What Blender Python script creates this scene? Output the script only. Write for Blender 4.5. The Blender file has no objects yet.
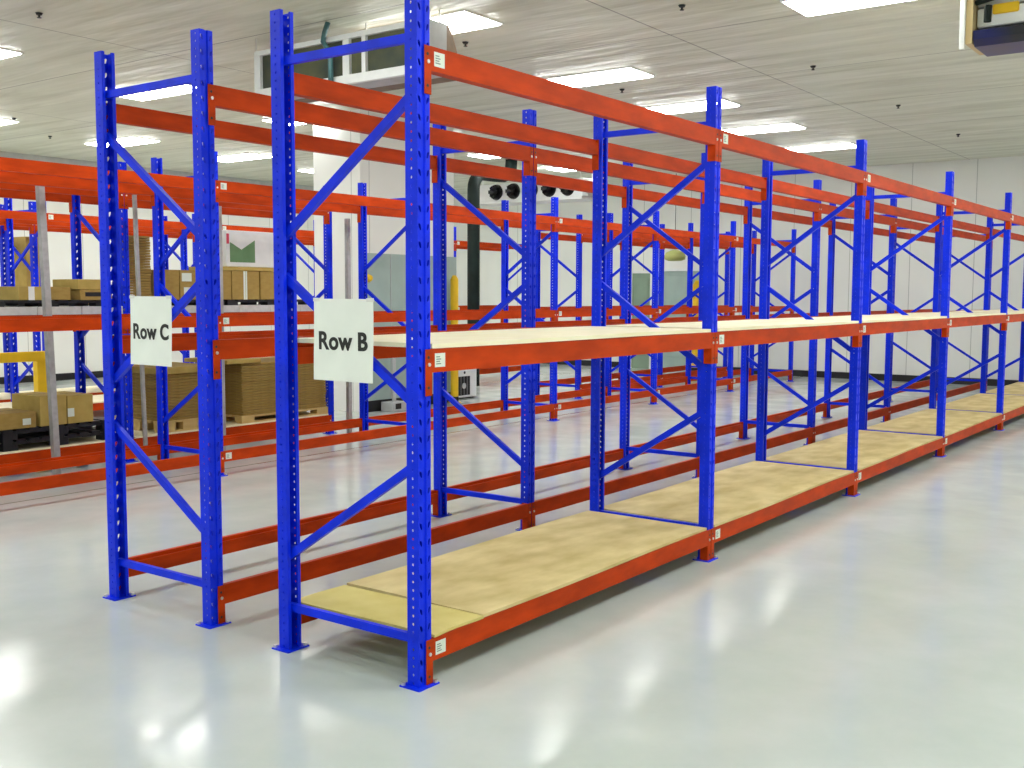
import bpy, bmesh, math, random
from mathutils import Vector, Matrix
random.seed(7)
S = bpy.context.scene
COL = S.collection
PI = math.pi

# ------------------------------------------------------------------ materials
def nodes_of(name):
    m = bpy.data.materials.new(name); m.use_nodes = True
    nt = m.node_tree
    return m, nt, nt.nodes['Principled BSDF']

def mat(name, col, rough=.5, metal=0.0, var=0.0, scale=8.0, bump=0.0, stretch=(1, 1, 1), spec=.5, col2=None, coat=0.0, detail=4.0):
    m, nt, b = nodes_of(name)
    b.inputs['Base Color'].default_value = (*col, 1)
    b.inputs['Roughness'].default_value = rough
    b.inputs['Metallic'].default_value = metal
    b.inputs['Specular IOR Level'].default_value = spec
    if coat: b.inputs['Coat Weight'].default_value = coat; b.inputs['Coat Roughness'].default_value = .15
    if var or bump or col2:
        tc = nt.nodes.new('ShaderNodeTexCoord'); mp = nt.nodes.new('ShaderNodeMapping')
        mp.inputs['Scale'].default_value = stretch
        nz = nt.nodes.new('ShaderNodeTexNoise'); nz.inputs['Scale'].default_value = scale; nz.inputs['Detail'].default_value = detail
        nt.links.new(tc.outputs['Object'], mp.inputs['Vector']); nt.links.new(mp.outputs['Vector'], nz.inputs['Vector'])
        if var or col2:
            rp = nt.nodes.new('ShaderNodeValToRGB')
            c2 = col2 if col2 else tuple(min(1, c*(1+var)) for c in col)
            c1 = col if col2 else tuple(c*(1-var) for c in col)
            rp.color_ramp.elements[0].position = .32; rp.color_ramp.elements[1].position = .68
            rp.color_ramp.elements[0].color = (*c1, 1); rp.color_ramp.elements[1].color = (*c2, 1)
            nt.links.new(nz.outputs['Fac'], rp.inputs['Fac']); nt.links.new(rp.outputs['Color'], b.inputs['Base Color'])
        if bump:
            bp = nt.nodes.new('ShaderNodeBump'); bp.inputs['Strength'].default_value = bump; bp.inputs['Distance'].default_value = .02
            nt.links.new(nz.outputs['Fac'], bp.inputs['Height']); nt.links.new(bp.outputs['Normal'], b.inputs['Normal'])
    return m

def emis(name, col, strength):
    m, nt, b = nodes_of(name)
    b.inputs['Base Color'].default_value = (.9, .9, .9, 1)
    b.inputs['Emission Color'].default_value = (*col, 1); b.inputs['Emission Strength'].default_value = strength
    return m

BLUE = mat('blue paint', (.0005, .025, .80), .4, var=.14, scale=6, spec=.22)
ORANGE = mat('orange paint', (.47, .042, .0012), .5, var=.2, scale=14, stretch=(.3, 1, 1), spec=.12)
ZINC = mat('zinc', (.75, .75, .72), .3, .8)
LABEL = mat('white label', (.70, .77, .68), .6)
INK = mat('grey print', (.22, .28, .25), .6)
BLACKINK = mat('black ink', (.012, .012, .012), .55)
PAPER = mat('white paper', (.88, .91, .87), .7, var=.03, scale=5)
PLY = mat('plywood deck', (.49, .385, .145), .62, scale=5, stretch=(.6, 1.1, 1), col2=(.70, .585, .29), bump=.05, detail=8)
PLYYEL = mat('yellowish plywood', (.58, .49, .14), .6, scale=6, col2=(.66, .57, .20), detail=7)
PLYPALE = mat('pale plywood deck', (.84, .765, .50), .5, scale=7, stretch=(.4, 1.2, 1), col2=(.90, .845, .61), detail=6)  # also the lit tone of the plywood on Row B's middle shelves
CARD = mat('brown cardboard', (.31, .20, .045), .8, scale=12, col2=(.38, .255, .065), stretch=(1, 1, 2.5))
CARDLT = mat('tan cardboard', (.42, .30, .07), .8, scale=9, col2=(.50, .36, .10))
TAPE = mat('white tape', (.75, .76, .74), .5)
WOOD = mat('pallet wood', (.55, .38, .13), .75, scale=10, col2=(.64, .47, .19), stretch=(.3, 2, 2))
BLACKPL = mat('black plastic', (.008, .009, .012), .45, var=.3)
GALV = mat('galvanised steel', (.42, .42, .42), .42, .45, var=.12, scale=18, bump=.02)
DECKSTEEL = mat('galvanised deck steel', (.58, .58, .56), .45, .25, var=.08, scale=16)
WHITEMETAL = mat('white enamel', (.82, .85, .84), .4, var=.03)
DARKCOIL = mat('dark coil fins', (.10, .105, .045), .55, scale=3, col2=(.035, .05, .035))
BROWN = mat('brown shroud', (.20, .14, .09), .6, var=.2)
GREYPANEL = mat('grey sheet metal', (.50, .52, .52), .5, .2, var=.08)
LAG = mat('dark pipe lagging', (.008, .016, .014), .6, var=.35, scale=4, spec=.2)
TEALPIPE = mat('teal grey pipe', (.06, .16, .17), .4, var=.3, scale=5)
YELLOW = mat('yellow paint', (.86, .55, .012), .45, var=.06)
TEAL = mat('pale teal panel', (.36, .47, .43), .5, var=.06, scale=3)
GREENDOOR = mat('grey green door', (.24, .34, .25), .55, var=.08, scale=3)
TRAYBLUE = mat('dark blue tray', (.004, .008, .10), .3, scale=3, col2=(.012, .014, .02))
FANBLACK = mat('black fan blades', (.002, .002, .003), .3, spec=.25)
GREENPRINT = mat('green print', (.10, .22, .09), .6, scale=5, col2=(.16, .30, .14))
LAMPSHADE = mat('green yellow enamel', (.46, .50, .16), .5)
BLACKRUB = mat('black skirting', (.008, .008, .009), .5)
REDPINK = mat('pink red label', (.70, .06, .12), .6)
DARKHOOK = mat('dark steel', (.025, .03, .03), .4, .5)
TUBE = emis('fluorescent diffuser', (1, 1, .97), 20.0)

def wall_mat():
    m, nt, b = nodes_of('white insulated panel wall')
    tc = nt.nodes.new('ShaderNodeTexCoord')
    nz = nt.nodes.new('ShaderNodeTexNoise'); nz.inputs['Scale'].default_value = 1.3; nz.inputs['Detail'].default_value = 5
    rp = nt.nodes.new('ShaderNodeValToRGB')
    rp.color_ramp.elements[0].color = (.80, .82, .77, 1); rp.color_ramp.elements[1].color = (.88, .89, .85, 1)
    sep = nt.nodes.new('ShaderNodeSeparateXYZ'); add = nt.nodes.new('ShaderNodeMath'); add.operation = 'ADD'
    mod = nt.nodes.new('ShaderNodeMath'); mod.operation = 'PINGPONG'; mod.inputs[1].default_value = .6
    lt = nt.nodes.new('ShaderNodeMath'); lt.operation = 'LESS_THAN'; lt.inputs[1].default_value = .006
    mix = nt.nodes.new('ShaderNodeMix'); mix.data_type = 'RGBA'; mix.inputs['B'].default_value = (.45, .47, .44, 1)
    L = nt.links.new
    L(tc.outputs['Object'], nz.inputs['Vector']); L(nz.outputs['Fac'], rp.inputs['Fac'])
    L(tc.outputs['Object'], sep.inputs[0]); L(sep.outputs['X'], add.inputs[0]); L(sep.outputs['Y'], add.inputs[1])
    L(add.outputs[0], mod.inputs[0]); L(mod.outputs[0], lt.inputs[0])
    L(lt.outputs[0], mix.inputs['Factor']); L(rp.outputs['Color'], mix.inputs['A']); L(mix.outputs['Result'], b.inputs['Base Color'])
    b.inputs['Roughness'].default_value = .5
    return m

def ceiling_mat():
    m, nt, b = nodes_of('grey beige ceiling panels')
    L = nt.links.new
    tc = nt.nodes.new('ShaderNodeTexCoord')
    mp = nt.nodes.new('ShaderNodeMapping'); mp.inputs['Scale'].default_value = (2.6, .32, 1)
    nz = nt.nodes.new('ShaderNodeTexNoise'); nz.inputs['Scale'].default_value = 1.6; nz.inputs['Detail'].default_value = 6; nz.inputs['Distortion'].default_value = .6
    L(tc.outputs['Object'], mp.inputs['Vector']); L(mp.outputs['Vector'], nz.inputs['Vector'])
    rp = nt.nodes.new('ShaderNodeValToRGB')
    e = rp.color_ramp.elements
    e[0].position = .28; e[0].color = (.53, .55, .42, 1); e[1].position = .72; e[1].color = (.80, .82, .70, 1)
    x = e.new(.5); x.color = (.675, .70, .575, 1)
    L(nz.outputs['Fac'], rp.inputs['Fac'])
    sep = nt.nodes.new('ShaderNodeSeparateXYZ'); L(tc.outputs['Object'], sep.inputs[0])
    def seam(out, period, w, off):
        a = nt.nodes.new('ShaderNodeMath'); a.operation = 'ADD'; a.inputs[1].default_value = off
        p = nt.nodes.new('ShaderNodeMath'); p.operation = 'PINGPONG'; p.inputs[1].default_value = period/2
        l = nt.nodes.new('ShaderNodeMath'); l.operation = 'LESS_THAN'; l.inputs[1].default_value = w
        L(out, a.inputs[0]); L(a.outputs[0], p.inputs[0]); L(p.outputs[0], l.inputs[0]); return l.outputs[0]
    s1 = seam(sep.outputs['X'], 2.4, .008, .9); s2 = seam(sep.outputs['Y'], 4.9, .008, 2.7)
    mx = nt.nodes.new('ShaderNodeMath'); mx.operation = 'MAXIMUM'; L(s1, mx.inputs[0]); L(s2, mx.inputs[1])
    mix = nt.nodes.new('ShaderNodeMix'); mix.data_type = 'RGBA'; mix.inputs['B'].default_value = (.22, .22, .17, 1)
    L(mx.outputs[0], mix.inputs['Factor']); L(rp.outputs['Color'], mix.inputs['A']); L(mix.outputs['Result'], b.inputs['Base Color'])
    mp2 = nt.nodes.new('ShaderNodeMapping'); mp2.inputs['Scale'].default_value = (2.2, .45, 1)
    n2 = nt.nodes.new('ShaderNodeTexNoise'); n2.inputs['Scale'].default_value = 1.1; n2.inputs['Detail'].default_value = 3
    L(tc.outputs['Object'], mp2.inputs['Vector']); L(mp2.outputs['Vector'], n2.inputs['Vector'])
    bp = nt.nodes.new('ShaderNodeBump'); bp.inputs['Strength'].default_value = .5; bp.inputs['Distance'].default_value = .14
    L(n2.outputs['Fac'], bp.inputs['Height']); L(bp.outputs['Normal'], b.inputs['Normal'])
    b.inputs['Roughness'].default_value = .36
    return m

def floor_mat():
    m, nt, b = nodes_of('pale polished concrete')
    L = nt.links.new
    tc = nt.nodes.new('ShaderNodeTexCoord')
    nz = nt.nodes.new('ShaderNodeTexNoise'); nz.inputs['Scale'].default_value = .9; nz.inputs['Detail'].default_value = 7; nz.inputs['Roughness'].default_value = .62
    L(tc.outputs['Object'], nz.inputs['Vector'])
    rp = nt.nodes.new('ShaderNodeValToRGB'); e = rp.color_ramp.elements
    e[0].position = .3; e[0].color = (.47, .535, .51, 1); e[1].position = .7; e[1].color = (.585, .63, .615, 1)
    L(nz.outputs['Fac'], rp.inputs['Fac'])
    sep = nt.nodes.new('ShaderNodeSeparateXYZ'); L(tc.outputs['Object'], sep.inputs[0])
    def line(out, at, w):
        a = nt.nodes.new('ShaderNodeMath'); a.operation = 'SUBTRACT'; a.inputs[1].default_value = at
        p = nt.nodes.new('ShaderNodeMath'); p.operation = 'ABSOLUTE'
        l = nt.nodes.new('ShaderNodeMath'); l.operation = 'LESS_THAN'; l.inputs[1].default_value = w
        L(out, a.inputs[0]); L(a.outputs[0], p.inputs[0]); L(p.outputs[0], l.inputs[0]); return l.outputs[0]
    s = [line(sep.outputs['Y'], 5.35, .012), line(sep.outputs['Y'], 9.6, .01)]  # first line paints a thin shadow line into the floor colour
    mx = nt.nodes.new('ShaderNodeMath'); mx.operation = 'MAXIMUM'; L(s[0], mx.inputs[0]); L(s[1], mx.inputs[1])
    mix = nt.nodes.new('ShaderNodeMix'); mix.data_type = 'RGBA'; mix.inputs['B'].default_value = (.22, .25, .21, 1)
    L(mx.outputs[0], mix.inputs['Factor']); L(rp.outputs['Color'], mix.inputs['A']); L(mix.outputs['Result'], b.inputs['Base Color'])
    n2 = nt.nodes.new('ShaderNodeTexNoise'); n2.inputs['Scale'].default_value = 2.3; n2.inputs['Detail'].default_value = 5
    L(tc.outputs['Object'], n2.inputs['Vector'])
    r2 = nt.nodes.new('ShaderNodeValToRGB'); f = r2.color_ramp.elements
    f[0].position = .28; f[0].color = (.09, .09, .09, 1); f[1].position = .72; f[1].color = (.24, .24, .24, 1)
    L(n2.outputs['Fac'], r2.inputs['Fac']); L(r2.outputs['Color'], b.inputs['Roughness'])
    bp = nt.nodes.new('ShaderNodeBump'); bp.inputs['Strength'].default_value = .14; bp.inputs['Distance'].default_value = .03
    n3 = nt.nodes.new('ShaderNodeTexNoise'); n3.inputs['Scale'].default_value = 2.0; n3.inputs['Detail'].default_value = 1.5
    L(tc.outputs['Object'], n3.inputs['Vector']); L(n3.outputs['Fac'], bp.inputs['Height']); L(bp.outputs['Normal'], b.inputs['Normal'])
    b.inputs['Specular IOR Level'].default_value = .5
    return m
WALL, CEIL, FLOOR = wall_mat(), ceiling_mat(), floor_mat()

# ------------------------------------------------------------------ helpers
def tag(o, label=None, cat=None, group=None, kind=None):
    if label: o['label'] = label
    if cat: o['category'] = cat
    if group: o['group'] = group
    if kind: o['kind'] = kind
    return o

def link(name, data, parent=None, loc=(0, 0, 0), rot=(0, 0, 0)):
    o = bpy.data.objects.new(name, data); COL.objects.link(o)
    o.location = loc; o.rotation_euler = rot
    if parent: o.parent = parent
    return o

def empty(name, loc, label, cat, group=None, rz=0):
    o = link(name, None, None, loc, (0, 0, rz)); o.empty_display_size = .1
    return tag(o, label, cat, group)

class MB:
    """one mesh: bm plus a list of materials"""
    def __init__(s): s.bm = bmesh.new(); s.mats = []
    def mi(s, m):
        if m not in s.mats: s.mats.append(m)
        return s.mats.index(m)
    def take(s, verts, m, bev=0, seg=1):
        fs = set(f for v in verts for f in v.link_faces)
        k = s.mi(m)
        for f in fs: f.material_index = k
        if bev:
            es = list(set(e for f in fs for e in f.edges))
            r = bmesh.ops.bevel(s.bm, geom=es, offset=bev, segments=seg, affect='EDGES', profile=.6)
            for f in r['faces']: f.material_index = k
    def box(s, a, b, m, bev=0, M=None):
        c = [(a[i]+b[i])/2 for i in range(3)]; d = [abs(b[i]-a[i]) for i in range(3)]
        mt = Matrix.Translation(c) @ Matrix.Diagonal((*d, 1))
        if M is not None: mt = M @ mt
        r = bmesh.ops.create_cube(s.bm, size=1, matrix=mt); s.take(r['verts'], m, bev)
        return s
    def cyl(s, p, q, r, m, n=12, r2=None, bev=0):
        p, q = Vector(p), Vector(q); d = q-p
        M = Matrix.Translation((p+q)/2) @ d.to_track_quat('Z', 'Y').to_matrix().to_4x4()
        g = bmesh.ops.create_cone(s.bm, cap_ends=True, segments=n, radius1=r, radius2=r if r2 is None else r2, depth=d.length, matrix=M)
        s.take(g['verts'], m); return s
    def tube(s, pts, r, m, n=10, closed_caps=True):
        pts = [Vector(p) for p in pts]; rings = []; k = s.mi(m); up = None
        for i, p in enumerate(pts):
            t = (pts[min(i+1, len(pts)-1)]-pts[max(i-1, 0)]).normalized()
            if up is None:
                up = Vector((0, 0, 1)) if abs(t.z) < .9 else Vector((1, 0, 0))
            a = t.cross(up).normalized(); b2 = a.cross(t).normalized(); up = b2
            rings.append([s.bm.verts.new(p + a*r*math.cos(2*PI*j/n) + b2*r*math.sin(2*PI*j/n)) for j in range(n)])
        for i in range(len(rings)-1):
            for j in range(n):
                f = s.bm.faces.new((rings[i][j], rings[i][(j+1) % n], rings[i+1][(j+1) % n], rings[i+1][j])); f.material_index = k; f.smooth = True
        for rg in (rings[0][::-1], rings[-1]):
            f = s.bm.faces.new(rg); f.material_index = k
        return s
    def prism(s, poly, axis, a, b, m):
        """extrude polygon (list of 2D) along axis from a to b"""
        def P(u, v, w): return {'x': (w, u, v), 'y': (u, w, v), 'z': (u, v, w)}[axis]
        A = [s.bm.verts.new(P(u, v, a)) for u, v in poly]; B = [s.bm.verts.new(P(u, v, b)) for u, v in poly]
        k = s.mi(m); n = len(poly); fs = [s.bm.faces.new(A[::-1]), s.bm.faces.new(B)]
        for i in range(n): fs.append(s.bm.faces.new((A[i], A[(i+1) % n], B[(i+1) % n], B[i])))
        for f in fs: f.material_index = k
        return s
    def mesh(s, name):
        bmesh.ops.recalc_face_normals(s.bm, faces=s.bm.faces)
        me = bpy.data.meshes.new(name); s.bm.to_mesh(me); s.bm.free()
        for m in s.mats: me.materials.append(m)
        return me
    def build(s, name, parent=None, loc=(0, 0, 0), rot=(0, 0, 0)):
        return link(name, s.mesh(name), parent, loc, rot)

def bake(me, mods):
    """apply modifiers to a mesh once and return the evaluated mesh"""
    o = bpy.data.objects.new('bake', me); COL.objects.link(o); mods(o)
    dg = bpy.context.evaluated_depsgraph_get(); dg.update()
    out = bpy.data.meshes.new_from_object(o.evaluated_get(dg)); out.name = me.name
    bpy.data.objects.remove(o); bpy.data.meshes.remove(me)
    return out

def text_mesh(body, size, m, ext=.0006, bold=.0):
    cu = bpy.data.curves.new('lettering', 'FONT'); cu.body = body; cu.size = size; cu.extrude = ext; cu.offset = bold
    cu.align_x = 'CENTER'; cu.align_y = 'CENTER'; cu.space_character = 1.05
    o = bpy.data.objects.new('t', cu); COL.objects.link(o)
    dg = bpy.context.evaluated_depsgraph_get(); dg.update()
    me = bpy.data.meshes.new_from_object(o.evaluated_get(dg)); me.name = 'lettering'
    bpy.data.objects.remove(o); me.materials.clear(); me.materials.append(m)
    return me

# ------------------------------------------------------------------ room shell
H_CEIL, X0, X1, Y0, Y1 = 4.3, -7.0, 18.35, -5.2, 16.5
def struct(name, a, b, m):
    return tag(MB().box(a, b, m).build(name), kind='structure')
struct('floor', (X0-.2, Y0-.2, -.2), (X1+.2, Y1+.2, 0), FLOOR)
struct('ceiling', (X0-.2, Y0-.2, H_CEIL), (X1+.2, Y1+.2, H_CEIL+.2), CEIL)
struct('wall_far', (X1, Y0, 0), (X1+.2, Y1, H_CEIL), WALL)
struct('wall_left', (X0, Y1, 0), (X1, Y1+.2, H_CEIL), WALL)
struct('wall_right', (X0, Y0-.2, 0), (X1, Y0, H_CEIL), WALL)
struct('wall_back', (X0-.2, Y0, 0), (X0, Y1, H_CEIL), WALL)
struct('baseboard_far', (X1-.05, Y0, 0), (X1, Y1, .13), BLACKRUB)
struct('baseboard_left', (X0, Y1-.05, 0), (X1-.05, Y1, .13), BLACKRUB)
# ceiling to wall cove at the left wall
struct('trim_1', (X0, Y1-.10, H_CEIL-.16), (X1-.05, Y1, H_CEIL), GREYPANEL)
# boxed-out wall section behind the loaded rack
struct('wall_middle', (7.62, 7.80, 0), (9.70, 8.75, H_CEIL), WALL)
b = MB(); b.box((7.60, 7.765, .16), (9.72, 7.80, 2.29), TEAL)
for x in (8.2, 8.8, 9.4): b.box((x-.006, 7.758, .16), (x+.006, 7.766, 2.29), GREYPANEL)
tag(b.build('trim_2'), kind='structure')
struct('baseboard_middle', (7.60, 7.755, 0), (9.72, 7.80, .16), BLACKRUB)
# doors in the far wall
def door(n, y0, y1, z, m):
    d = MB().box((X1-.06, y0, 0), (X1, y1, z), m)
    d.box((X1-.075, y0+.06, .3), (X1-.06, y1-.06, z-.12), m, .008)
    o = tag(d.build('door_%d' % n), kind='structure')
    f = MB()
    f.box((X1-.09, y0-.06, 0), (X1, y0, z+.06), WHITEMETAL); f.box((X1-.09, y1, 0), (X1, y1+.06, z+.06), WHITEMETAL)
    f.box((X1-.09, y0, z), (X1, y1, z+.06), WHITEMETAL); f.build('door_frame', o)
    MB().box((X1-.12, y0+.08, 1.0), (X1-.075, y0+.11, 1.2), ZINC, .005).build('door_handle', o)
door(1, 9.02, 9.50, 2.2, GREENDOOR)
door(2, 7.78, 8.88, 2.24, TEAL)

# ------------------------------------------------------------------ ceiling lights
def light_mesh():
    w, l = .28, .67
    f = MB().box((-w-.02, -l-.02, -.012), (w+.02, l+.02, 0), WHITEMETAL)
    d = MB(); bm = d.bm; k = d.mi(TUBE)
    rows = [[bm.verts.new((x*(w-i), y*(l-i), z)) for x, y in ((-1, -1), (1, -1), (1, 1), (-1, 1))] for z, i in ((-.012, 0), (-.022, .006), (-.032, .035))]
    for r0, r1 in zip(rows, rows[1:]):
        for j in range(4): bm.faces.new((r0[j], r0[(j+1) % 4], r1[(j+1) % 4], r1[j])).material_index = k
    bm.faces.new(rows[-1]).material_index = k; bm.faces.new(rows[0][::-1]).material_index = k
    return f.mesh('lamp_frame'), d.mesh('diffuser')
LF, LD = light_mesh()
LIGHTS = [(3.96, [-5.0, -2.5, -.1, 2.3, 4.66, 7.66, 10.08, 12.5, 15.05], 'over the Row C aisle'),
          (8.95, [-5.0, -2.4, .2, 2.65, 5.1, 7.7, 10.2, 12.6, 15.2], 'over the aisle behind the cartons'),
          (13.45, [-2.4, 2.6, 5.1, 7.6, 10.1, 12.5, 15.1], 'high beside the long back wall'),
          (.13, [6.05], 'near the blue-trayed ceiling cooler'),
          (-2.5, [-5.4, -2.9, -.4, 2.1, 4.6, 7.1, 9.6, 12.1, 14.6, 17.0], 'over the open aisle before Row B')]
ORD = ['first', 'second', 'third', 'fourth', 'fifth', 'sixth', 'seventh', 'eighth', 'ninth', 'tenth']
for y, xs, where in LIGHTS:
    for i, x in enumerate(xs):
        z = H_CEIL
        t = empty('ceiling_light', (x, y, z), 'white ceiling light %s, %s from the near end' % (where, ORD[i]) if len(xs) > 1
                  else 'white flat ceiling light %s' % where, 'ceiling light', 'ceiling lights ' + where)
        link('lamp_frame', LF, t); link('diffuser', LD, t)

# ------------------------------------------------------------------ rack components
L, D, H = 2.798, .828, 3.0
W, DP = .078, .066            # post width along the row, post depth
FRONT = -DP/2

def strip(bm, k, org, u, width, pitch, hole, height=H):
    """vertical strip with one column of holes; u = horizontal direction; hole = 8 (s, z) points starting lower-left going round"""
    org, u = Vector(org), Vector(u); n = round(height/pitch)
    out = [(-width/2, -pitch/2), (0, -pitch/2), (width/2, -pitch/2), (width/2, 0), (width/2, pitch/2), (0, pitch/2), (-width/2, pitch/2), (-width/2, 0)]
    for i in range(n):
        zc = (i+.5)*pitch
        A = [bm.verts.new(org+u*s+Vector((0, 0, zc+z))) for s, z in out]
        B = [bm.verts.new(org+u*s+Vector((0, 0, zc+z))) for s, z in hole]
        for j in range(8):
            f = bm.faces.new((A[j], A[(j+1) % 8], B[(j+1) % 8], B[j])); f.material_index = k

def plain(bm, k, p, q, height=H):
    v = [bm.verts.new((p[0], p[1], 0)), bm.verts.new((q[0], q[1], 0)), bm.verts.new((q[0], q[1], height)), bm.verts.new((p[0], p[1], height))]
    bm.faces.new(v).material_index = k

def upright_mesh():
    bm = bmesh.new()
    def oct_hole(rx, rz, lean=0.0, taper=0.0):
        pts = []
        for a in (225, 270, 315, 0, 45, 90, 135, 180):
            s, z = math.cos(math.radians(a)), math.sin(math.radians(a))
            s *= rx*(1+taper*z); z *= rz
            pts.append((s+lean*z, z))
        return pts
    slw = .027
    for sgn in (-1, 1):
        strip(bm, 0, (sgn*.0255, FRONT, 0), (1, 0, 0), slw, .075, oct_hole(.0072, .0155, sgn*.3, .35))
        x = sgn*W/2
        strip(bm, 0, (x, 0, 0), (0, 1, 0), DP, .0375, oct_hole(.0052, .0062))
        plain(bm, 0, (x, DP/2), (sgn*.022, DP/2)); plain(bm, 0, (sgn*.022, DP/2), (sgn*.022, DP/2-.010))
        plain(bm, 0, (sgn*.0125, FRONT), (sgn*.008, FRONT+.008))
    plain(bm, 0, (-.008, FRONT+.008), (.008, FRONT+.008))
    bmesh.ops.remove_doubles(bm, verts=bm.verts, dist=.0003)
    bmesh.ops.recalc_face_normals(bm, faces=bm.faces)
    me = bpy.data.meshes.new('upright'); bm.to_mesh(me); bm.free(); me.materials.append(BLUE)
    def mods(o):
        s = o.modifiers.new('s', 'SOLIDIFY'); s.thickness = .0024; s.offset = 0
    return bake(me, mods)
UP = upright_mesh()
bp_ = MB().box((-.068, -.058, 0), (.068, .058, .006), BLUE)
for x, y in ((-.055, .045), (.055, -.045)): bp_.cyl((x, y, .006), (x, y, .02), .010, ZINC, 6)
BASE = bp_.mesh('base_plate')

BH = .101
def beam_mesh():
    b = MB(); y0 = FRONT-.005
    # stepped box section, outer face at y0
    poly = [(y0, 0), (y0, BH), (y0+.030, BH), (y0+.030, BH-.022), (y0+.050, BH-.022), (y0+.050, 0)]
    b.prism(poly, 'x', .046, L-.046, ORANGE)
    return b.mesh('beam')
BEAM = beam_mesh()
def connector_mesh(s):
    b = MB(); y0 = FRONT-.0055
    b.box((s*.003, y0, BH-.200), (s*.046, FRONT-.0015, BH), ORANGE, .0012)
    b.box((s*.0442, y0+.002, BH-.200), (s*.0482, FRONT+.048, BH), ORANGE)
    for z in (BH-.035, BH-.165): b.cyl((s*.022, y0-.0012, z), (s*.022, y0+.002, z), .007, BLACKINK, 8)
    b.cyl((s*.026, y0-.004, BH-.066), (s*.026, y0+.002, BH-.066), .0085, ZINC, 8)
    return b.mesh('connector')
CONN = {1: connector_mesh(1), -1: connector_mesh(-1)}
lb = MB(); y0 = FRONT-.005
lb.box((.064, y0-.001, .022), (.132, y0+.0005, .082), LABEL)
for k in range(4): lb.box((.072, y0-.0016, .034+k*.010), (.104-.007*(k % 2), y0-.0008, .039+k*.010), INK)
LBL = lb.mesh('beam_label')

def brace_mesh(p, q, tub=False):
    """channel brace between (y,z) points"""
    b = MB(); p, q = Vector((0, *p)), Vector((0, *q)); d = q-p; ln = d.length
    ang = math.atan2(d.z, d.y)
    M = Matrix.Translation(p) @ Matrix.Rotation(ang, 4, 'X')
    w, h, t = .013, .019, .003
    b.box((-w, 0, -h), (-w+t, ln, h), BLUE, 0, M); b.box((-w+t, 0, -h), (w, ln, -h+t), BLUE, 0, M); b.box((-w+t, 0, h-t), (w, ln, h), BLUE, 0, M)
    for e in (.006, ln-.006):
        b.cyl(M @ Vector((-w-.005, e, 0)), M @ Vector((w+.002, e, 0)), .006, ZINC, 8)
    return b.mesh('brace')
def brace_set(mirror):
    f = lambda y: (D-y) if mirror else y
    a, c = .0, D
    lines = [((c, .205), (a, .205)), ((c, 2.775), (a, 2.775)),
             ((a, 2.56), (c, 1.97)), ((c, 1.79), (a, 1.22)), ((a, .98), (c, .45))]
    return [brace_mesh((f(p[0]), p[1]), (f(q[0]), q[1])) for p, q in lines]
BR, BRM = brace_set(False), brace_set(True)

def rack(label, x0, y0, idx, levels, mirror=False, labels=True, flip_label=False):
    t = empty('pallet_rack', (x0, y0, 0), label, 'pallet rack', 'rows of pallet racking')
    for i in idx:
        x = i*L
        for back in (0, 1):
            u = link('upright', UP, t, (x, D if back else 0, 0), (0, 0, PI if back else 0))
            link('base_plate', BASE, u)
        for m in (BRM if mirror else BR): link('brace', m, t, (x, 0, 0))
    for i in idx[:-1]:
        for z in levels:
            for back in (0, 1):
                if back: b = link('beam', BEAM, t, ((i+1)*L, D, z-BH), (0, 0, PI))
                else: b = link('beam', BEAM, t, (i*L, 0, z-BH))
                link('connector', CONN[1], b); link('connector', CONN[-1], b, (L, 0, 0))
                if labels and not back: tag(link('beam_label', LBL, b), 'white printed label on the beam face')
    return t

LV = (.2035, 1.472, 2.740)
YC = D+.598
YD, DX = 5.07, .11
YE = YD+D+.58
rack('blue and orange pallet rack with plywood decks, carrying the Row B sign', -.012, 0, range(7), LV)
rack('blue and orange pallet rack without decks, carrying the Row C sign', 0, YC, range(7), LV, mirror=True, labels=False)
LVD = (.232, 1.50, 2.740)
rack('bare orange and blue rack without decks, standing directly before the carton rack', DX, YD, range(7), LVD)
rack('orange and blue rack loaded with cardboard cartons and black pallets', DX, YE, range(3), LVD, mirror=True, labels=False)
rack('short empty blue and orange rack in line with the carton rack, near the far wall', DX+4*L, YE, range(3), LVD, mirror=True, labels=False)
rack('blue and orange rack beyond the yellow safety barrier, behind the carton rack', 1.42, 10.2, range(6), LV)
rack('blue and orange rack nearest the long wall at the back', -.7, 11.62, range(1, 6), LV, mirror=True, labels=False)

# ------------------------------------------------------------------ decks
def board(x0, x1, y0, y1, th, m, warp, nx=26, ny=6):
    b = MB(); bm = b.bm; k = b.mi(m); top, bot = {}, {}
    for i in range(nx+1):
        for j in range(ny+1):
            u, v = i/nx, j/ny; x, y = x0+(x1-x0)*u, y0+(y1-y0)*v; dx, dy, dz = warp(u, v)
            top[i, j] = bm.verts.new((x+dx, y+dy, th+dz)); bot[i, j] = bm.verts.new((x+dx, y+dy, dz))
    def F(*v): bm.faces.new(v).material_index = k
    for i in range(nx):
        for j in range(ny):
            F(top[i, j], top[i+1, j], top[i+1, j+1], top[i, j+1]); F(bot[i, j], bot[i, j+1], bot[i+1, j+1], bot[i+1, j])
        F(bot[i, 0], bot[i+1, 0], top[i+1, 0], top[i, 0]); F(bot[i+1, ny], bot[i, ny], top[i, ny], top[i+1, ny])
    for j in range(ny):
        F(bot[0, j+1], bot[0, j], top[0, j], top[0, j+1]); F(bot[nx, j], bot[nx, j+1], top[nx, j+1], top[nx, j])
    return b
def warp_fn(a, seed):
    r = random.Random(seed); p1, p2 = r.random()*6, r.random()*6
    return lambda u, v: (.006*math.sin(5*v+p1), .005*math.sin(6*u+p2), a*(.5+.5*math.sin(7*u+p1))*(1-.6*abs(2*v-1)) + .001)
yA, yB = FRONT-.002, D-FRONT+.002
XB = -.012   # Row B starts a touch before the grid
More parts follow.
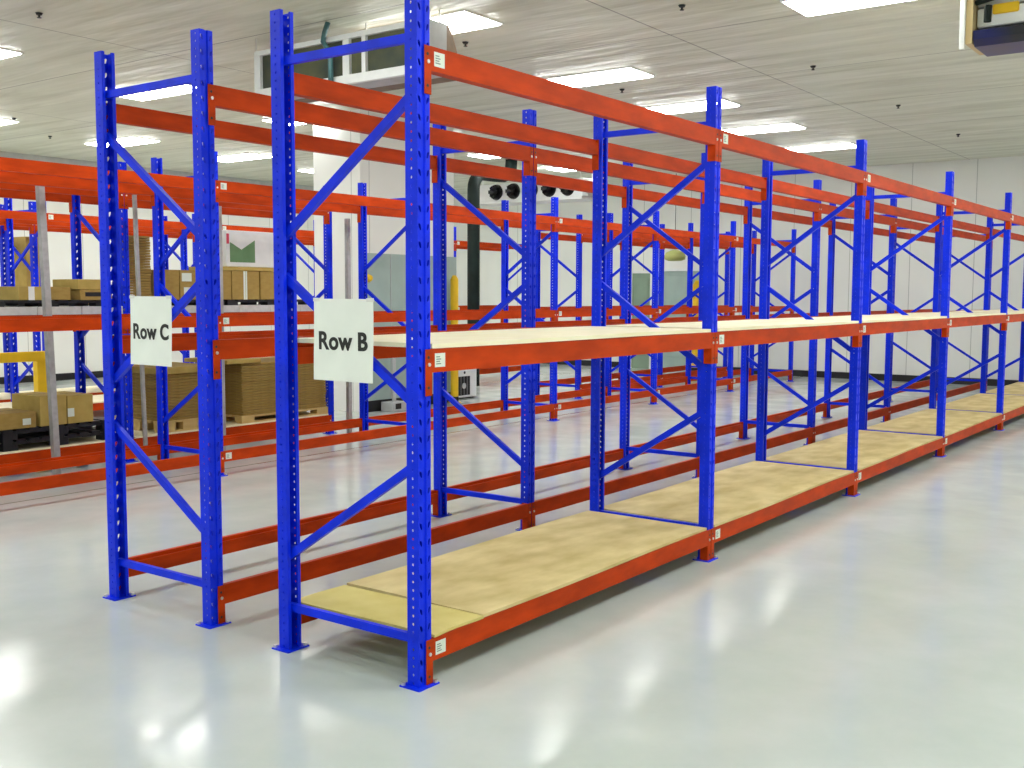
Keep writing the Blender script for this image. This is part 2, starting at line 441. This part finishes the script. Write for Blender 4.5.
o = board(.052+XB, .40+XB, yA, yB, .012, PLYYEL, warp_fn(.002, 1), 6).build('deck_board', None, (0, 0, LV[0]))
tag(o, 'short yellowish plywood strip low at the near end, below the Row B sign', 'deck board', 'plywood decks of the Row B rack')
for i in range(6):
    a, c = XB+i*L+(.415 if i == 0 else .052), XB+(i+1)*L-.052
    o = board(a, c, yA, yB, .016, PLY, warp_fn(.006, 10+i)).build('deck_board', None, (0, 0, LV[0]))
    tag(o, 'tan plywood deck lowest on the Row B rack, %s bay from the sign' % ORD[i], 'deck board', 'plywood decks of the Row B rack')
    o = board(XB+i*L+.052, c, yA-.004, yB, .020, PLYPALE, warp_fn(.006, 30+i)).build('deck_board', None, (0, 0, LV[1]))  # stronger light on the middle shelf is put into this paler colour
    tag(o, 'lit-toned plywood shelf midway up the Row B rack, %s bay from the sign' % ORD[i], 'deck board', 'plywood decks of the Row B rack')
for i in range(4):
    o = board(1.42+i*L+.052, 1.42+(i+1)*L-.052, 10.2+yA, 10.2+yB, .018, PLYPALE, warp_fn(.003, 50+i), 8).build('deck_board', None, (0, 0, LV[0]))
    tag(o, 'pale plywood deck low on the rack behind the carton rack, %s bay along' % ORD[i], 'deck board', 'plywood decks behind the carton rack')
    if i < 4:
        o = board(-.7+(i+1)*L+.052, -.7+(i+2)*L-.052, 11.62+yA, 11.62+yB, .018, PLYPALE, warp_fn(.003, 60+i), 8).build('deck_board', None, (0, 0, LV[0]))
        tag(o, 'pale plywood deck low on the rack by the back wall, %s bay along' % ORD[i], 'deck board', 'plywood decks by the back wall')
        o = board(-.7+(i+1)*L+.052, -.7+(i+2)*L-.052, 11.62+yA, 11.62+yB, .018, PLYPALE, warp_fn(.003, 70+i), 8).build('deck_board', None, (0, 0, LV[1]))
        tag(o, 'pale plywood shelf midway up the rack by the back wall, %s bay along' % ORD[i], 'deck board', 'plywood decks by the back wall')

# steel decks at waist height and boards at the bottom of the loaded rack
def steel_deck(x0, x1, z, label):
    b = MB(); n = 6; st = (x1-x0)/n
    for k in range(n):
        a, c = x0+k*st+.003, x0+(k+1)*st-.003
        b.box((a, YE-.045, z+.070), (c, YE+D+.045, z+.076), DECKSTEEL)
        b.box((a, YE-.045, z), (c, YE-.039, z+.070), DECKSTEEL); b.box((a, YE+D+.039, z), (c, YE+D+.045, z+.070), DECKSTEEL)
        b.box((a+.1, YE-.039, z+.02), (a+.104, YE+D+.039, z+.070), DECKSTEEL)
    tag(b.build('steel_deck'), label, 'steel deck', 'steel decks on the carton rack')
ZM, ZB = LVD[1], LVD[0]
steel_deck(DX+.05, DX+L-.05, ZM, 'grey folded steel deck on the carton rack, under the loose low cartons')
steel_deck(DX+L+.05, DX+2*L-.05, ZM, 'grey folded steel deck on the carton rack, under the taped cartons and the white carton')
for i in range(2):
    o = board(DX+i*L+.052, DX+(i+1)*L-.052, YE+yA, YE+yB, .016, PLYPALE, warp_fn(.001, 80+i), 8).build('deck_board', None, (0, 0, ZB))
    tag(o, ['pale board low on the carton rack under the black crate pallets', 'pale board low on the carton rack under the wooden pallets'][i], 'deck board', 'boards low on the carton rack')
ZM += .076; ZB += .0185

# ------------------------------------------------------------------ goods
def plastic_pallet(x0, x1, y0, y1, z, h, label):
    b = MB(); n = 9
    for k in range(n):
        a = x0+(x1-x0)*k/n; b.box((a, y0, z+h*.78), (a+(x1-x0)/n*.72, y1, z+h), BLACKPL)
    for fx in (0, .5, 1):
        for fy in (0, .5, 1):
            cx, cy = x0+.07+(x1-x0-.14)*fx, y0+.06+(y1-y0-.12)*fy
            b.box((cx-.07, cy-.06, z), (cx+.07, cy+.06, z+h*.62), BLACKPL)
    for yy in (y0, y1-.03): b.box((x0, yy, z+h*.55), (x1, yy+.03, z+h*.8), BLACKPL)
    tag(b.build('plastic_pallet'), label, 'pallet', 'black plastic pallets')
plastic_pallet(DX+.12, DX+1.32, YE+.0, YE+D, ZM, .062, 'thin black plastic pallet under the low cartons at the thick grey post')
plastic_pallet(DX+1.42, DX+2.62, YE+.0, YE+D, ZM, .062, 'thin black plastic pallet under the shallow open carton')
plastic_pallet(DX+2.92, DX+4.04, YE+.0, YE+D, ZM, .062, 'thin black plastic pallet under the carton pair with white labels')
plastic_pallet(DX+4.08, DX+5.35, YE+.0, YE+D, ZM, .062, 'thin black plastic pallet under the taped cartons')
ZMP = ZM+.062
for j in range(2):
    plastic_pallet(DX+.25, DX+1.45, YE+.0, YE+D, ZB+j*.10, .10, ['black plastic pallet lowest beside the near end of the carton rack', 'black plastic pallet on top of another, near end of the carton rack'][j])
    plastic_pallet(DX+1.5, DX+2.65, YE+.0, YE+D, ZB+j*.10, .10, ['black plastic pallet lowest under the pair of tan cartons', 'black plastic pallet right beneath the pair of tan cartons'][j])
ZBP = ZB+.20

def carton(x0, x1, y0, y1, z0, z1, label, m=CARD, tape='v', tab=None, group='cartons on the carton rack', open_top=False, name='carton'):
    cx, cy = (x0+x1)/2, (y0+y1)/2; w, d, h = (x1-x0)/2, (y1-y0)/2, z1-z0
    t = empty(name, (cx, cy, z0), label, 'box', group)
    if open_top:
        b = MB(); q = .008
        b.box((-w, -d, 0), (w, d, q), m); b.box((-w, -d, q), (w, -d+q, h), m); b.box((-w, d-q, q), (w, d, h), m)
        b.box((-w, -d+q, q), (-w+q, d-q, h), m); b.box((w-q, -d+q, q), (w, d-q, h), m)
        b.box((-w*.7, -d-.002, h*.35), (w*.7, -d, h*.75), BLACKINK)
    else:
        b = MB().box((-w, -d, 0), (w, d, h), m, .004)
        b.box((-w+.004, -.004, h), (w-.004, .004, h+.001), BLACKINK)
    b.build('carton_body', t)
    if tape == 'v':
        MB().box((-.03, -d-.0012, .0), (.03, -d, h), TAPE).build('tape', t)
    if tape == 'h':
        MB().box((-w, -d-.0012, h*.86), (w, -d, h*.9), CARDLT).build('tape', t)
    if tab:
        for (u0, u1, v0, v1) in tab: MB().box((-w+2*w*u0, -d-.002, h*v0), (-w+2*w*u1, -d, h*v1), LABEL).build('paper_label', t)
    return t
yf = YE-.01
# waist height, near bay
carton(1.80, 2.05, yf, yf+.4, ZMP, ZMP+.125, 'low pale carton with white tape, beside the thick grey post', CARDLT, tape='v')
carton(2.07, 2.33, yf+.02, yf+.4, ZMP, ZMP+.125, 'low brown carton half behind the thick grey post', CARD, tape=None)
carton(2.42, 2.76, yf+.0, yf+.45, ZMP, ZMP+.10, 'shallow open carton with a dark slot in its face', CARD, tape=None, open_top=True)
carton(2.40, 2.75, yf+.0, yf+.45, ZMP+.101, ZMP+.20, 'shallow tan carton lying on the open carton with the dark slot', CARDLT, tape=None)
# far bay
carton(3.34, 3.555, yf, yf+.5, ZMP, 1.95, 'plain upright carton beside the stack of flat cartons, above the Row C sign', CARD, tape=None)
carton(3.565, 3.80, yf, yf+.5, ZMP, 1.95, 'upright carton with two white paper labels, one above the other', CARD, tape=None, tab=[(.1, .62, .62, .9), (.2, .7, .12, .42)])
carton(4.02, 4.235, yf, yf+.5, ZMP, 1.955, 'narrow carton nearest the Row C sign, under the white carton', CARD, tape=None)
carton(4.245, 4.43, yf, yf+.5, ZMP, 1.955, 'carton with a white tape down its edge, under the white carton', CARD, tape=None, tab=[(.86, 1.0, 0, 1)])
carton(4.435, 4.63, yf, yf+.5, ZMP, 1.955, 'plain carton in the middle of the row under the white carton', CARD, tape=None, tab=[(0, .1, 0, 1)])
carton(4.645, 4.90, yf, yf+.5, ZMP, 1.955, 'carton at the end of the row under the white carton, next to a dark gap', CARD, tape=None)
MB_lid = MB().box((4.05, yf-.01, 1.957), (4.88, yf+.5, 2.0), CARDLT, .004)
tag(MB_lid.build('flat_carton_sheet'), 'long flat cardboard lid lying across the row of taped cartons', 'cardboard sheet')
# white carton with green print
t = empty('white_carton', (4.53, yf+.28, 2.001), 'large white carton with a green notched panel, on top of the cardboard cartons', 'box')
MB().box((-.34, -.26, 0), (.36, .26, .40), WHITEMETAL, .006).build('carton_body', t)
MB().prism([(-.29, .05), (.06, .05), (.06, .30), (-.13, .19), (-.29, .27)], 'y', -.262, -.26, GREENPRINT).build('green_panel', t)
MB().box((-.335, -.2625, .25), (-.30, -.26, .36), REDPINK).build('pink_label', t)

# flat cartons in stacks (each one its own thing)
def wooden_pallet(x0, x1, y0, y1, z, h, label):
    b = MB()
    for k in range(5):
        a = y0+(y1-y0)*k/5; b.box((x0, a, z+h-.02), (x1, a+(y1-y0)/5*.8, z+h), WOOD)
    for fx in (0, .5, 1):
        cx = x0+.09+(x1-x0-.18)*fx
        for cy in (y0+.06, (y0+y1)/2, y1-.06): b.box((cx-.09, cy-.06, z+.015), (cx+.09, cy+.06, z+h-.02), WOOD)
    for yy in (y0, (y0+y1)/2-.05, y1-.1): b.box((x0, yy, z), (x1, yy+.1, z+.015), WOOD)
    tag(b.build('wooden_pallet'), label, 'pallet', 'wooden pallets')
SHEET = {}
def flats(x0, x1, y0, y1, z0, z1, n, label, group):
    th = (z1-z0)/n
    key = (round(x1-x0, 3), round(y1-y0, 3), round(th, 4))
    w, d = (x1-x0)/2, (y1-y0)/2
    me = MB().box((-w, -d, 0), (w, d, th*.86), CARD, .0035).mesh('flat_carton')
    for k in range(n):
        o = link('flat_carton', me, None, ((x0+x1)/2+random.uniform(-.006, .006), (y0+y1)/2+random.uniform(-.006, .008), z0+k*th))
        tag(o, label, 'flat carton', group)
flats(2.975, 3.25, yf+.05, yf+.32, ZMP, 2.29, 24, 'flat brown carton in the tall upper stack beside the thin grey post', 'flat cartons in the waist height stack')
wooden_pallet(4.34, 5.66, YE-.02, YE+D, ZB, .085, 'wooden pallet under the widest stack of flat cartons')
flats(4.36, 5.64, YE-.01, YE+D-.04, ZB+.086, .925, 20, 'flat brown carton in the widest low stack, on a wooden pallet', 'flat cartons in the widest low stack')
tag(MB().box((4.14, YE-.03, .927), (4.62, YE+D-.1, .97), CARDLT, .004).build('flat_carton_sheet'), 'tan cardboard lid overhanging the widest stack of flat cartons', 'cardboard sheet')
wooden_pallet(3.28, 4.02, YE-.02, YE+D, ZB, .12, 'wooden pallet with dark gaps under the brown stack beside the blue diagonal')
flats(3.30, 4.00, YE-.01, YE+D-.04, ZB+.121, .86, 16, 'flat brown carton in the low stack below the Row C sign', 'flat cartons below the Row C sign')
tag(MB().box((3.28, YE-.03, .862), (4.02, YE+D-.06, .93), CARDLT, .004).build('flat_carton_sheet'), 'tan cardboard lid on the low stack below the Row C sign', 'cardboard sheet')
# low near bay
carton(1.97, 2.24, yf, yf+.5, ZBP, .735, 'tan carton beside the thick grey post, on the stacked black pallets', CARDLT, tape=None)
carton(2.25, 2.52, yf, yf+.5, ZBP, .72, 'tan carton with a white paper tag, on the stacked black pallets', CARDLT, tape=None, tab=[(-.0, .25, .25, .55)])
carton(1.40, 1.93, yf, yf+.5, ZBP, .60, 'low brown carton at the near end on the stacked black pallets', CARD, tape=None, tab=[(.75, .9, .2, .6)])
# big carton further back
carton(4.965, 5.28, 11.95, 12.3, LV[1]+.022, 2.52, 'tall pale cardboard carton on a shelf, behind a blue diagonal', CARDLT, tape=None, group='cartons by the back wall')
carton(5.6, 6.0, 11.66, 12.2, LV[1]+.022, 1.8, 'small cardboard carton on the shelf by the long back wall', CARD, tape='v', group='cartons by the back wall')

# ------------------------------------------------------------------ signs
def row_sign(body, x, y0, y1, z0, z1, label):
    cy, cz = (y0+y1)/2, (z0+z1)/2
    t = empty('row_sign', (x, cy, cz), label, 'sign', 'paper row signs')
    b = MB(); bm = b.bm; k = b.mi(PAPER); n = 8; w, h = (y1-y0)/2, (z1-z0)/2; fr, bk = {}, {}
    for i in range(n+1):
        for j in range(n+1):
            u, v = i/n*2-1, j/n*2-1; c = -.004*(u*u)*(v < 0)*abs(v) - .0015*math.sin(3*u+2*v)
            fr[i, j] = bm.verts.new((c-.0012, u*w, v*h)); bk[i, j] = bm.verts.new((c, u*w, v*h))
    for i in range(n):
        for j in range(n):
            for f in (fr, bk): bm.faces.new((f[i, j], f[i+1, j], f[i+1, j+1], f[i, j+1])).material_index = k
        for (a, c2) in (((i, 0), (i+1, 0)), ((i, n), (i+1, n)), ((0, i), (0, i+1)), ((n, i), (n, i+1))):
            bm.faces.new((fr[a], fr[c2], bk[c2], bk[a])).material_index = k
    b.build('sheet', t)
    me = text_mesh(body, .112, BLACKINK, .0012, .0034)
    xs = [v.co.x for v in me.vertices]; ys = [v.co.y for v in me.vertices]
    sx = .305/(max(xs)-min(xs)); mx = (max(xs)+min(xs))/2
    for v in me.vertices: v.co.x = (v.co.x-mx)*sx
    # text plane: local x -> -Y, local y -> +Z, facing -X
    o = link('lettering', me, t, (-.0022, 0, -.008)); o.rotation_euler = (PI/2, 0, -PI/2)
    for s in (-1, 1):
        MB().box((-.0030, s*w*.9-.02, h-.012), (.003, s*w*.9+.02, h+.004), TAPE).build('tape', t)
row_sign('Row B', -.0352, .240, .612, 1.314, 1.684, 'white paper sign reading Row B in black letters')
row_sign('Row C', -.0225, 1.687, 2.044, 1.325, 1.690, 'white paper sign reading Row C in black letters')

# ------------------------------------------------------------------ grey posts in the gap behind the bare rack
def grey_post(x, y, w, h, label, lean=0.0):
    b = MB(); t = .004
    M = Matrix.Translation((x, y, 0)) @ Matrix.Shear('XY', 4, (lean, 0)) if lean else Matrix.Translation((x, y, 0))
    b.box((-w/2, -w/2, 0), (w/2, -w/2+t, h), GALV, 0, M); b.box((-w/2, -w/2+t, 0), (-w/2+t, w/2, h), GALV, 0, M); b.box((w/2-t, -w/2+t, 0), (w/2, w/2, h), GALV, 0, M)
    b.box((-w*.9, -w*.9, 0), (w*.9, w*.9, .006), GALV, 0, M)
    tag(b.build('grey_post'), label, 'post', 'grey steel posts')
YG = YD+D+.29
grey_post(1.955, YG, .058, 2.70, 'thick grey steel post standing before the low tan cartons', -.028)
grey_post(2.91, YG, .032, 2.66, 'thin grey steel post standing before the slatted carton stack', -.022)
grey_post(3.86, YG, .045, 2.62, 'thin grey steel post beside the white carton')
grey_post(5.75, YG, .05, 2.60, 'grey steel post beside a blue upright near the white wall')

# ------------------------------------------------------------------ near evaporator unit
t = empty('evaporator_unit', (4.0, 4.46, H_CEIL), 'large white ceiling cooler with dark panels, hanging above the Row C rack', 'ceiling cooler', 'ceiling coolers')
zt, zb, ya, yb = -.13, -.60, -1.05, 1.27
b = MB()
b.box((.03, ya, zb), (.27, yb, zt), GREYPANEL)
for z0, z1 in ((zb, zb+.085), (zt-.05, zt)): b.box((-.02, ya, z0), (.03, yb, z1), WHITEMETAL, .004)
for y0, y1 in ((yb-.09, yb), (-.085, -.0), (-.30, -.25), (ya, ya+.06)): b.box((-.02, y0, zb+.085), (.03, y1, zt-.05), WHITEMETAL)
b.build('casing', t)
for y0, y1 in ((0, yb-.09), (-.25, -.085), (ya+.06, -.30)):
    MB().box((.012, y0+.004, zb+.088), (.028, y1-.004, zt-.053), DARKCOIL).build('coil_panel', t)
sh = MB(); sh.prism([(.27, zb), (.27, zt), (.31, zt-.005), (.37, zt-.08), (.43, zt-.22), (.47, zt-.36), (.47, zb)], 'y', ya+.01, yb-.01, BROWN); sh.build('fan_shroud', t)
for y, x in ((ya+.06, .1), (yb-.02, -.005), (ya+.06, .24), (yb-.06, .24), (-.1, .2)):
    MB().cyl((x, y, zt), (x, y, .0), .008, ZINC, 8).build('hanger_rod', t)
pipe = MB().tube([(-.05, .16, .0), (-.06, .2, -.10), (-.07, .21, -.18), (-.06, .15, -.27), (-.06, .12, -.36), (-.06, .12, -.62)], .026, TEALPIPE); pipe.build('pipe', t)

# ------------------------------------------------------------------ far evaporator unit with fans
xe = 14.5
t = empty('evaporator_unit', (xe, 9.77, H_CEIL), 'white ceiling cooler with a row of round black fans', 'ceiling cooler', 'ceiling coolers')
b = MB(); b.box((0, -1.30, -.66), (.6, 1.37, -.30), WHITEMETAL, .01); b.build('casing', t)
MB().box((-.01, -1.42, -.66), (.5, -1.30, -.36), GREYPANEL, .005).build('end_panel', t)
MB().box((-.04, -1.3, -.71), (.62, 1.37, -.66), WHITEMETAL, .005).build('drip_tray', t)
for k in range(5):
    y = .83-k*.445; z = -.475
    f = MB(); f.cyl((-.05, y, z), (0, y, z), .15, FANBLACK, 28, .165); fo = f.build('fan', t)
    g = MB()
    for a in range(6):
        M = Matrix.Translation((-.062, y, z)) @ Matrix.Rotation(a*PI/3, 4, 'X') @ Matrix.Rotation(.5, 4, 'Z')
        g.box((-.004, .03, -.035), (.004, .135, .035), FANBLACK, 0, M)
    g.cyl((-.08, y, z), (-.045, y, z), .04, FANBLACK, 14); g.build('fan_blades', fo)
for y in (-1.2, 1.25):
    for x in (.08, .52): MB().cyl((x, y, -.30), (x, y, 0), .01, ZINC, 8).build('hanger_rod', t)

# thick lagged pipe running up to the cooler
pts = [(12.22, 9.4, 0), (12.22, 9.4, 1.2), (12.22, 9.4, 3.64)]
for k in range(1, 7):
    a = k/6*PI/2; pts.append((12.22+.30*(1-math.cos(a)), 9.4, 3.64+.30*math.sin(a)))
pts += [(12.9, 9.4, 3.945), (13.15, 9.4, 3.96), (13.3, 9.4, 4.02), (13.38, 9.4, 4.12), (13.4, 9.4, H_CEIL)]
tag(MB().tube(pts, .115, LAG, 18).build('lagged_pipe'), 'thick dark pipe rising and bending towards the ceiling cooler with fans', 'pipe')

# ------------------------------------------------------------------ ceiling cooler at the corner above the open aisle
t = empty('evaporator_unit', (6.0, -1.3, H_CEIL), 'ceiling cooler end with white side plate and dark blue tray over the open aisle', 'ceiling cooler', 'ceiling coolers')
MB().box((-.02, .615, -.57), (.02, .655, -.12), WHITEMETAL, .003).build('side_plate', t)
MB().box((.0, .560, -.53), (.5, .612, -.12), mat('tan edge', (.62, .48, .24), .5)).build('inner_plate', t)
b = MB(); b.prism([(-.0, -.43), (.5, -.40), (.5, -.55), (.06, -.55), (0, -.50)], 'y', -.75, .552, TRAYBLUE); b.build('drip_tray', t)
MB().box((.10, -.75, -.39), (.52, .55, -.24), WHITEMETAL, .01).build('casing', t)
b = MB(); b.cyl((.02, .45, -.24), (.02, .45, -.37), .03, LAG, 10); b.build('pipe', t)
for y in (.33, .02, -.3):
    MB().box((.09, y-.10, -.30), (.10, y+.10, -.22), YELLOW, .01).build('yellow_tag', t)
MB().tube([(.05, .55, -.20), (.0, .3, -.17), (.0, .0, -.15), (.0, -.7, -.15)], .022, LAG).build('cable', t)
MB().box((.12, -.75, -.22), (.5, .55, -.12), GREYPANEL).build('top_panel', t)
for x in (.0, .5):
    for y in (.6, -.6): MB().cyl((x, y, -.12), (x, y, 0), .009, ZINC, 8).build('hanger_rod', t)

# ------------------------------------------------------------------ small ceiling hooks
HK = [(2.15, 6.57, 'above the near end of the bare rack'), (5.19, 12.56, 'high by the left wall, nearer one of two'), (6.51, 13.84, 'high by the left wall, farther one of two'),
      (5.38, 1.59, 'over the Row C rack, first along'), (8.54, 1.57, 'over the Row C rack, second along'), (11.63, 1.54, 'over the Row C rack, third along'),
      (14.85, 1.55, 'over the Row C rack, nearest the far wall'), (5.35, 4.06, 'close to the end of the large white ceiling cooler'), (8.47, 4.03, 'beside a ceiling light above the Row C aisle')]
b = MB(); b.cyl((0, 0, 0), (0, 0, -.02), .034, DARKHOOK, 12, .024); b.cyl((0, 0, -.02), (0, 0, -.04), .010, DARKHOOK, 8); b.cyl((0, 0, -.04), (0, 0, -.046), .02, DARKHOOK, 10)
HM = b.mesh('ceiling_sprinkler')
for x, y, w in HK:
    tag(link('ceiling_sprinkler', HM, None, (x, y, H_CEIL)), 'small dark ceiling sprinkler head ' + w, 'sprinkler', 'small dark ceiling fittings')

# ------------------------------------------------------------------ floor equipment at the back
t = empty('floor_heater', (10.12, 8.12, 0), 'white floor unit with a black square fan grille beside the yellow post', 'machine')
MB().box((-.33, -.2, .02), (.33, .25, .50), WHITEMETAL, .015).build('casing', t)
b = MB(); b.box((-.19, -.203, .06), (.14, -.2, .37), BLACKINK)
for k in range(4):
    b.box((-.18+k*.08, -.208, .06), (-.176+k*.08, -.203, .37), GREYPANEL)
b.cyl((-.02, -.209, .215), (-.02, -.203, .215), .05, GREYPANEL, 14)
b.build('fan_grille', t)
MB().cyl((0, -.206, .43), (0, -.2, .43), .022, BLACKINK, 10).build('knob', t)
for x in (-.22, .22): MB().box((x-.04, -.18, 0), (x+.04, .22, .02), BLACKRUB).build('foot', t)
def bollard(x, y, h, r, label):
    b = MB().cyl((x, y, 0), (x, y, h-r), r, YELLOW, 16); b.cyl((x, y, h-r), (x, y, h), r, YELLOW, 16, r*.45); b.cyl((x, y, 0), (x, y, .012), r*1.7, YELLOW, 16)
    b.cyl((x, y, .012), (x, y, .10), r*1.05, BLACKRUB, 16)
    tag(b.build('yellow_bollard'), label, 'bollard', 'yellow guard posts')
bollard(9.52, 7.64, 2.0, .062, 'tall yellow guard post at the corner of the white wall section')
bollard(18.05, 7.72, 2.03, .10, 'tall yellow guard post beside the pale teal door in the far wall')
t = empty('pole_stand', (8.06, 7.58, 0), 'grey pole standing on a square box against the pale teal panel', 'pole')
MB().box((-.16, -.12, 0), (.16, .12, .14), GREYPANEL, .01).build('stand_box', t)
MB().box((-.10, -.123, .04), (.02, -.12, .12), BLACKINK).build('dark_slot', t)
MB().cyl((0, 0, .14), (0, 0, 1.25), .03, GREYPANEL, 12).build('pole', t)
b = MB(); b.cyl((7.72, 7.765, 1.93), (7.72, 7.70, 1.93), .065, YELLOW, 20, .04); b.cyl((7.72, 7.70, 1.93), (7.72, 7.685, 1.93), .04, YELLOW, 20, .02)
tag(b.build('wall_beacon'), 'small round yellow beacon on the pale teal panel', 'beacon')
# yellow safety barrier between racks
t = empty('safety_barrier', (3.3, 9.0, 0), 'yellow tubular safety barrier behind the low cartons of the carton rack', 'barrier')
for x in (.13, -1.15, -2.4): MB().box((x-.06, -.05, 0), (x+.06, .05, .97), YELLOW, .008).build('post', t)
MB().box((-2.46, -.06, .90), (.20, -.052, 1.02), YELLOW, .004).build('top_rail', t)
# pendant lamp seen between the uprights
t = empty('pendant_lamp', (17.32, 7.9, H_CEIL), 'green-yellow pendant lamp hanging on a thin wire before the far wall', 'lamp')
MB().cyl((0, 0, 0), (0, 0, -1.64), .008, DARKHOOK, 6).build('wire', t)
b = MB()
prof = [(.03, -1.62), (.10, -1.64), (.20, -1.69), (.235, -1.76), (.22, -1.83), (.14, -1.86), (.02, -1.865)]
rings = [[b.bm.verts.new((r*math.cos(2*PI*j/20), r*math.sin(2*PI*j/20), z)) for j in range(20)] for r, z in prof]
k = b.mi(LAMPSHADE)
for i in range(len(rings)-1):
    for j in range(20):
        f = b.bm.faces.new((rings[i][j], rings[i][(j+1) % 20], rings[i+1][(j+1) % 20], rings[i+1][j])); f.material_index = k; f.smooth = True
b.bm.faces.new(rings[0]).material_index = k; b.bm.faces.new(rings[-1][::-1]).material_index = k
b.build('lamp_shade', t)

# ------------------------------------------------------------------ world, camera, view
w = bpy.data.worlds.new('World'); S.world = w; w.use_nodes = True
w.node_tree.nodes['Background'].inputs['Color'].default_value = (.9, .95, 1, 1); w.node_tree.nodes['Background'].inputs['Strength'].default_value = .3
cam = bpy.data.cameras.new('camera'); co = bpy.data.objects.new('camera', cam); COL.objects.link(co)
yaw, pitch, roll = .63425, -.08374, .00352
d = Vector((math.cos(pitch)*math.cos(yaw), math.cos(pitch)*math.sin(yaw), math.sin(pitch)))
r = Vector((math.sin(yaw), -math.cos(yaw), 0)); u = r.cross(d)
c, s = math.cos(roll), math.sin(roll); r, u = c*r+s*u, -s*r+c*u
co.matrix_world = Matrix(((r.x, u.x, -d.x, -3.44129), (r.y, u.y, -d.y, -3.01976), (r.z, u.z, -d.z, 1.70683), (0, 0, 0, 1)))
cam.sensor_width = 36; cam.lens = 1067.874*36/1024; cam.clip_start = .05; cam.clip_end = 100
S.camera = co
vs = S.view_settings
vs.view_transform = 'Standard'; vs.look = 'None'; vs.gamma = 1; vs.exposure = 0.08; vs.use_curve_mapping = False
try:
    S.cycles.use_denoising = True; S.cycles.max_bounces = 8; S.cycles.diffuse_bounces = 5; S.cycles.sample_clamp_indirect = 8
except Exception: pass
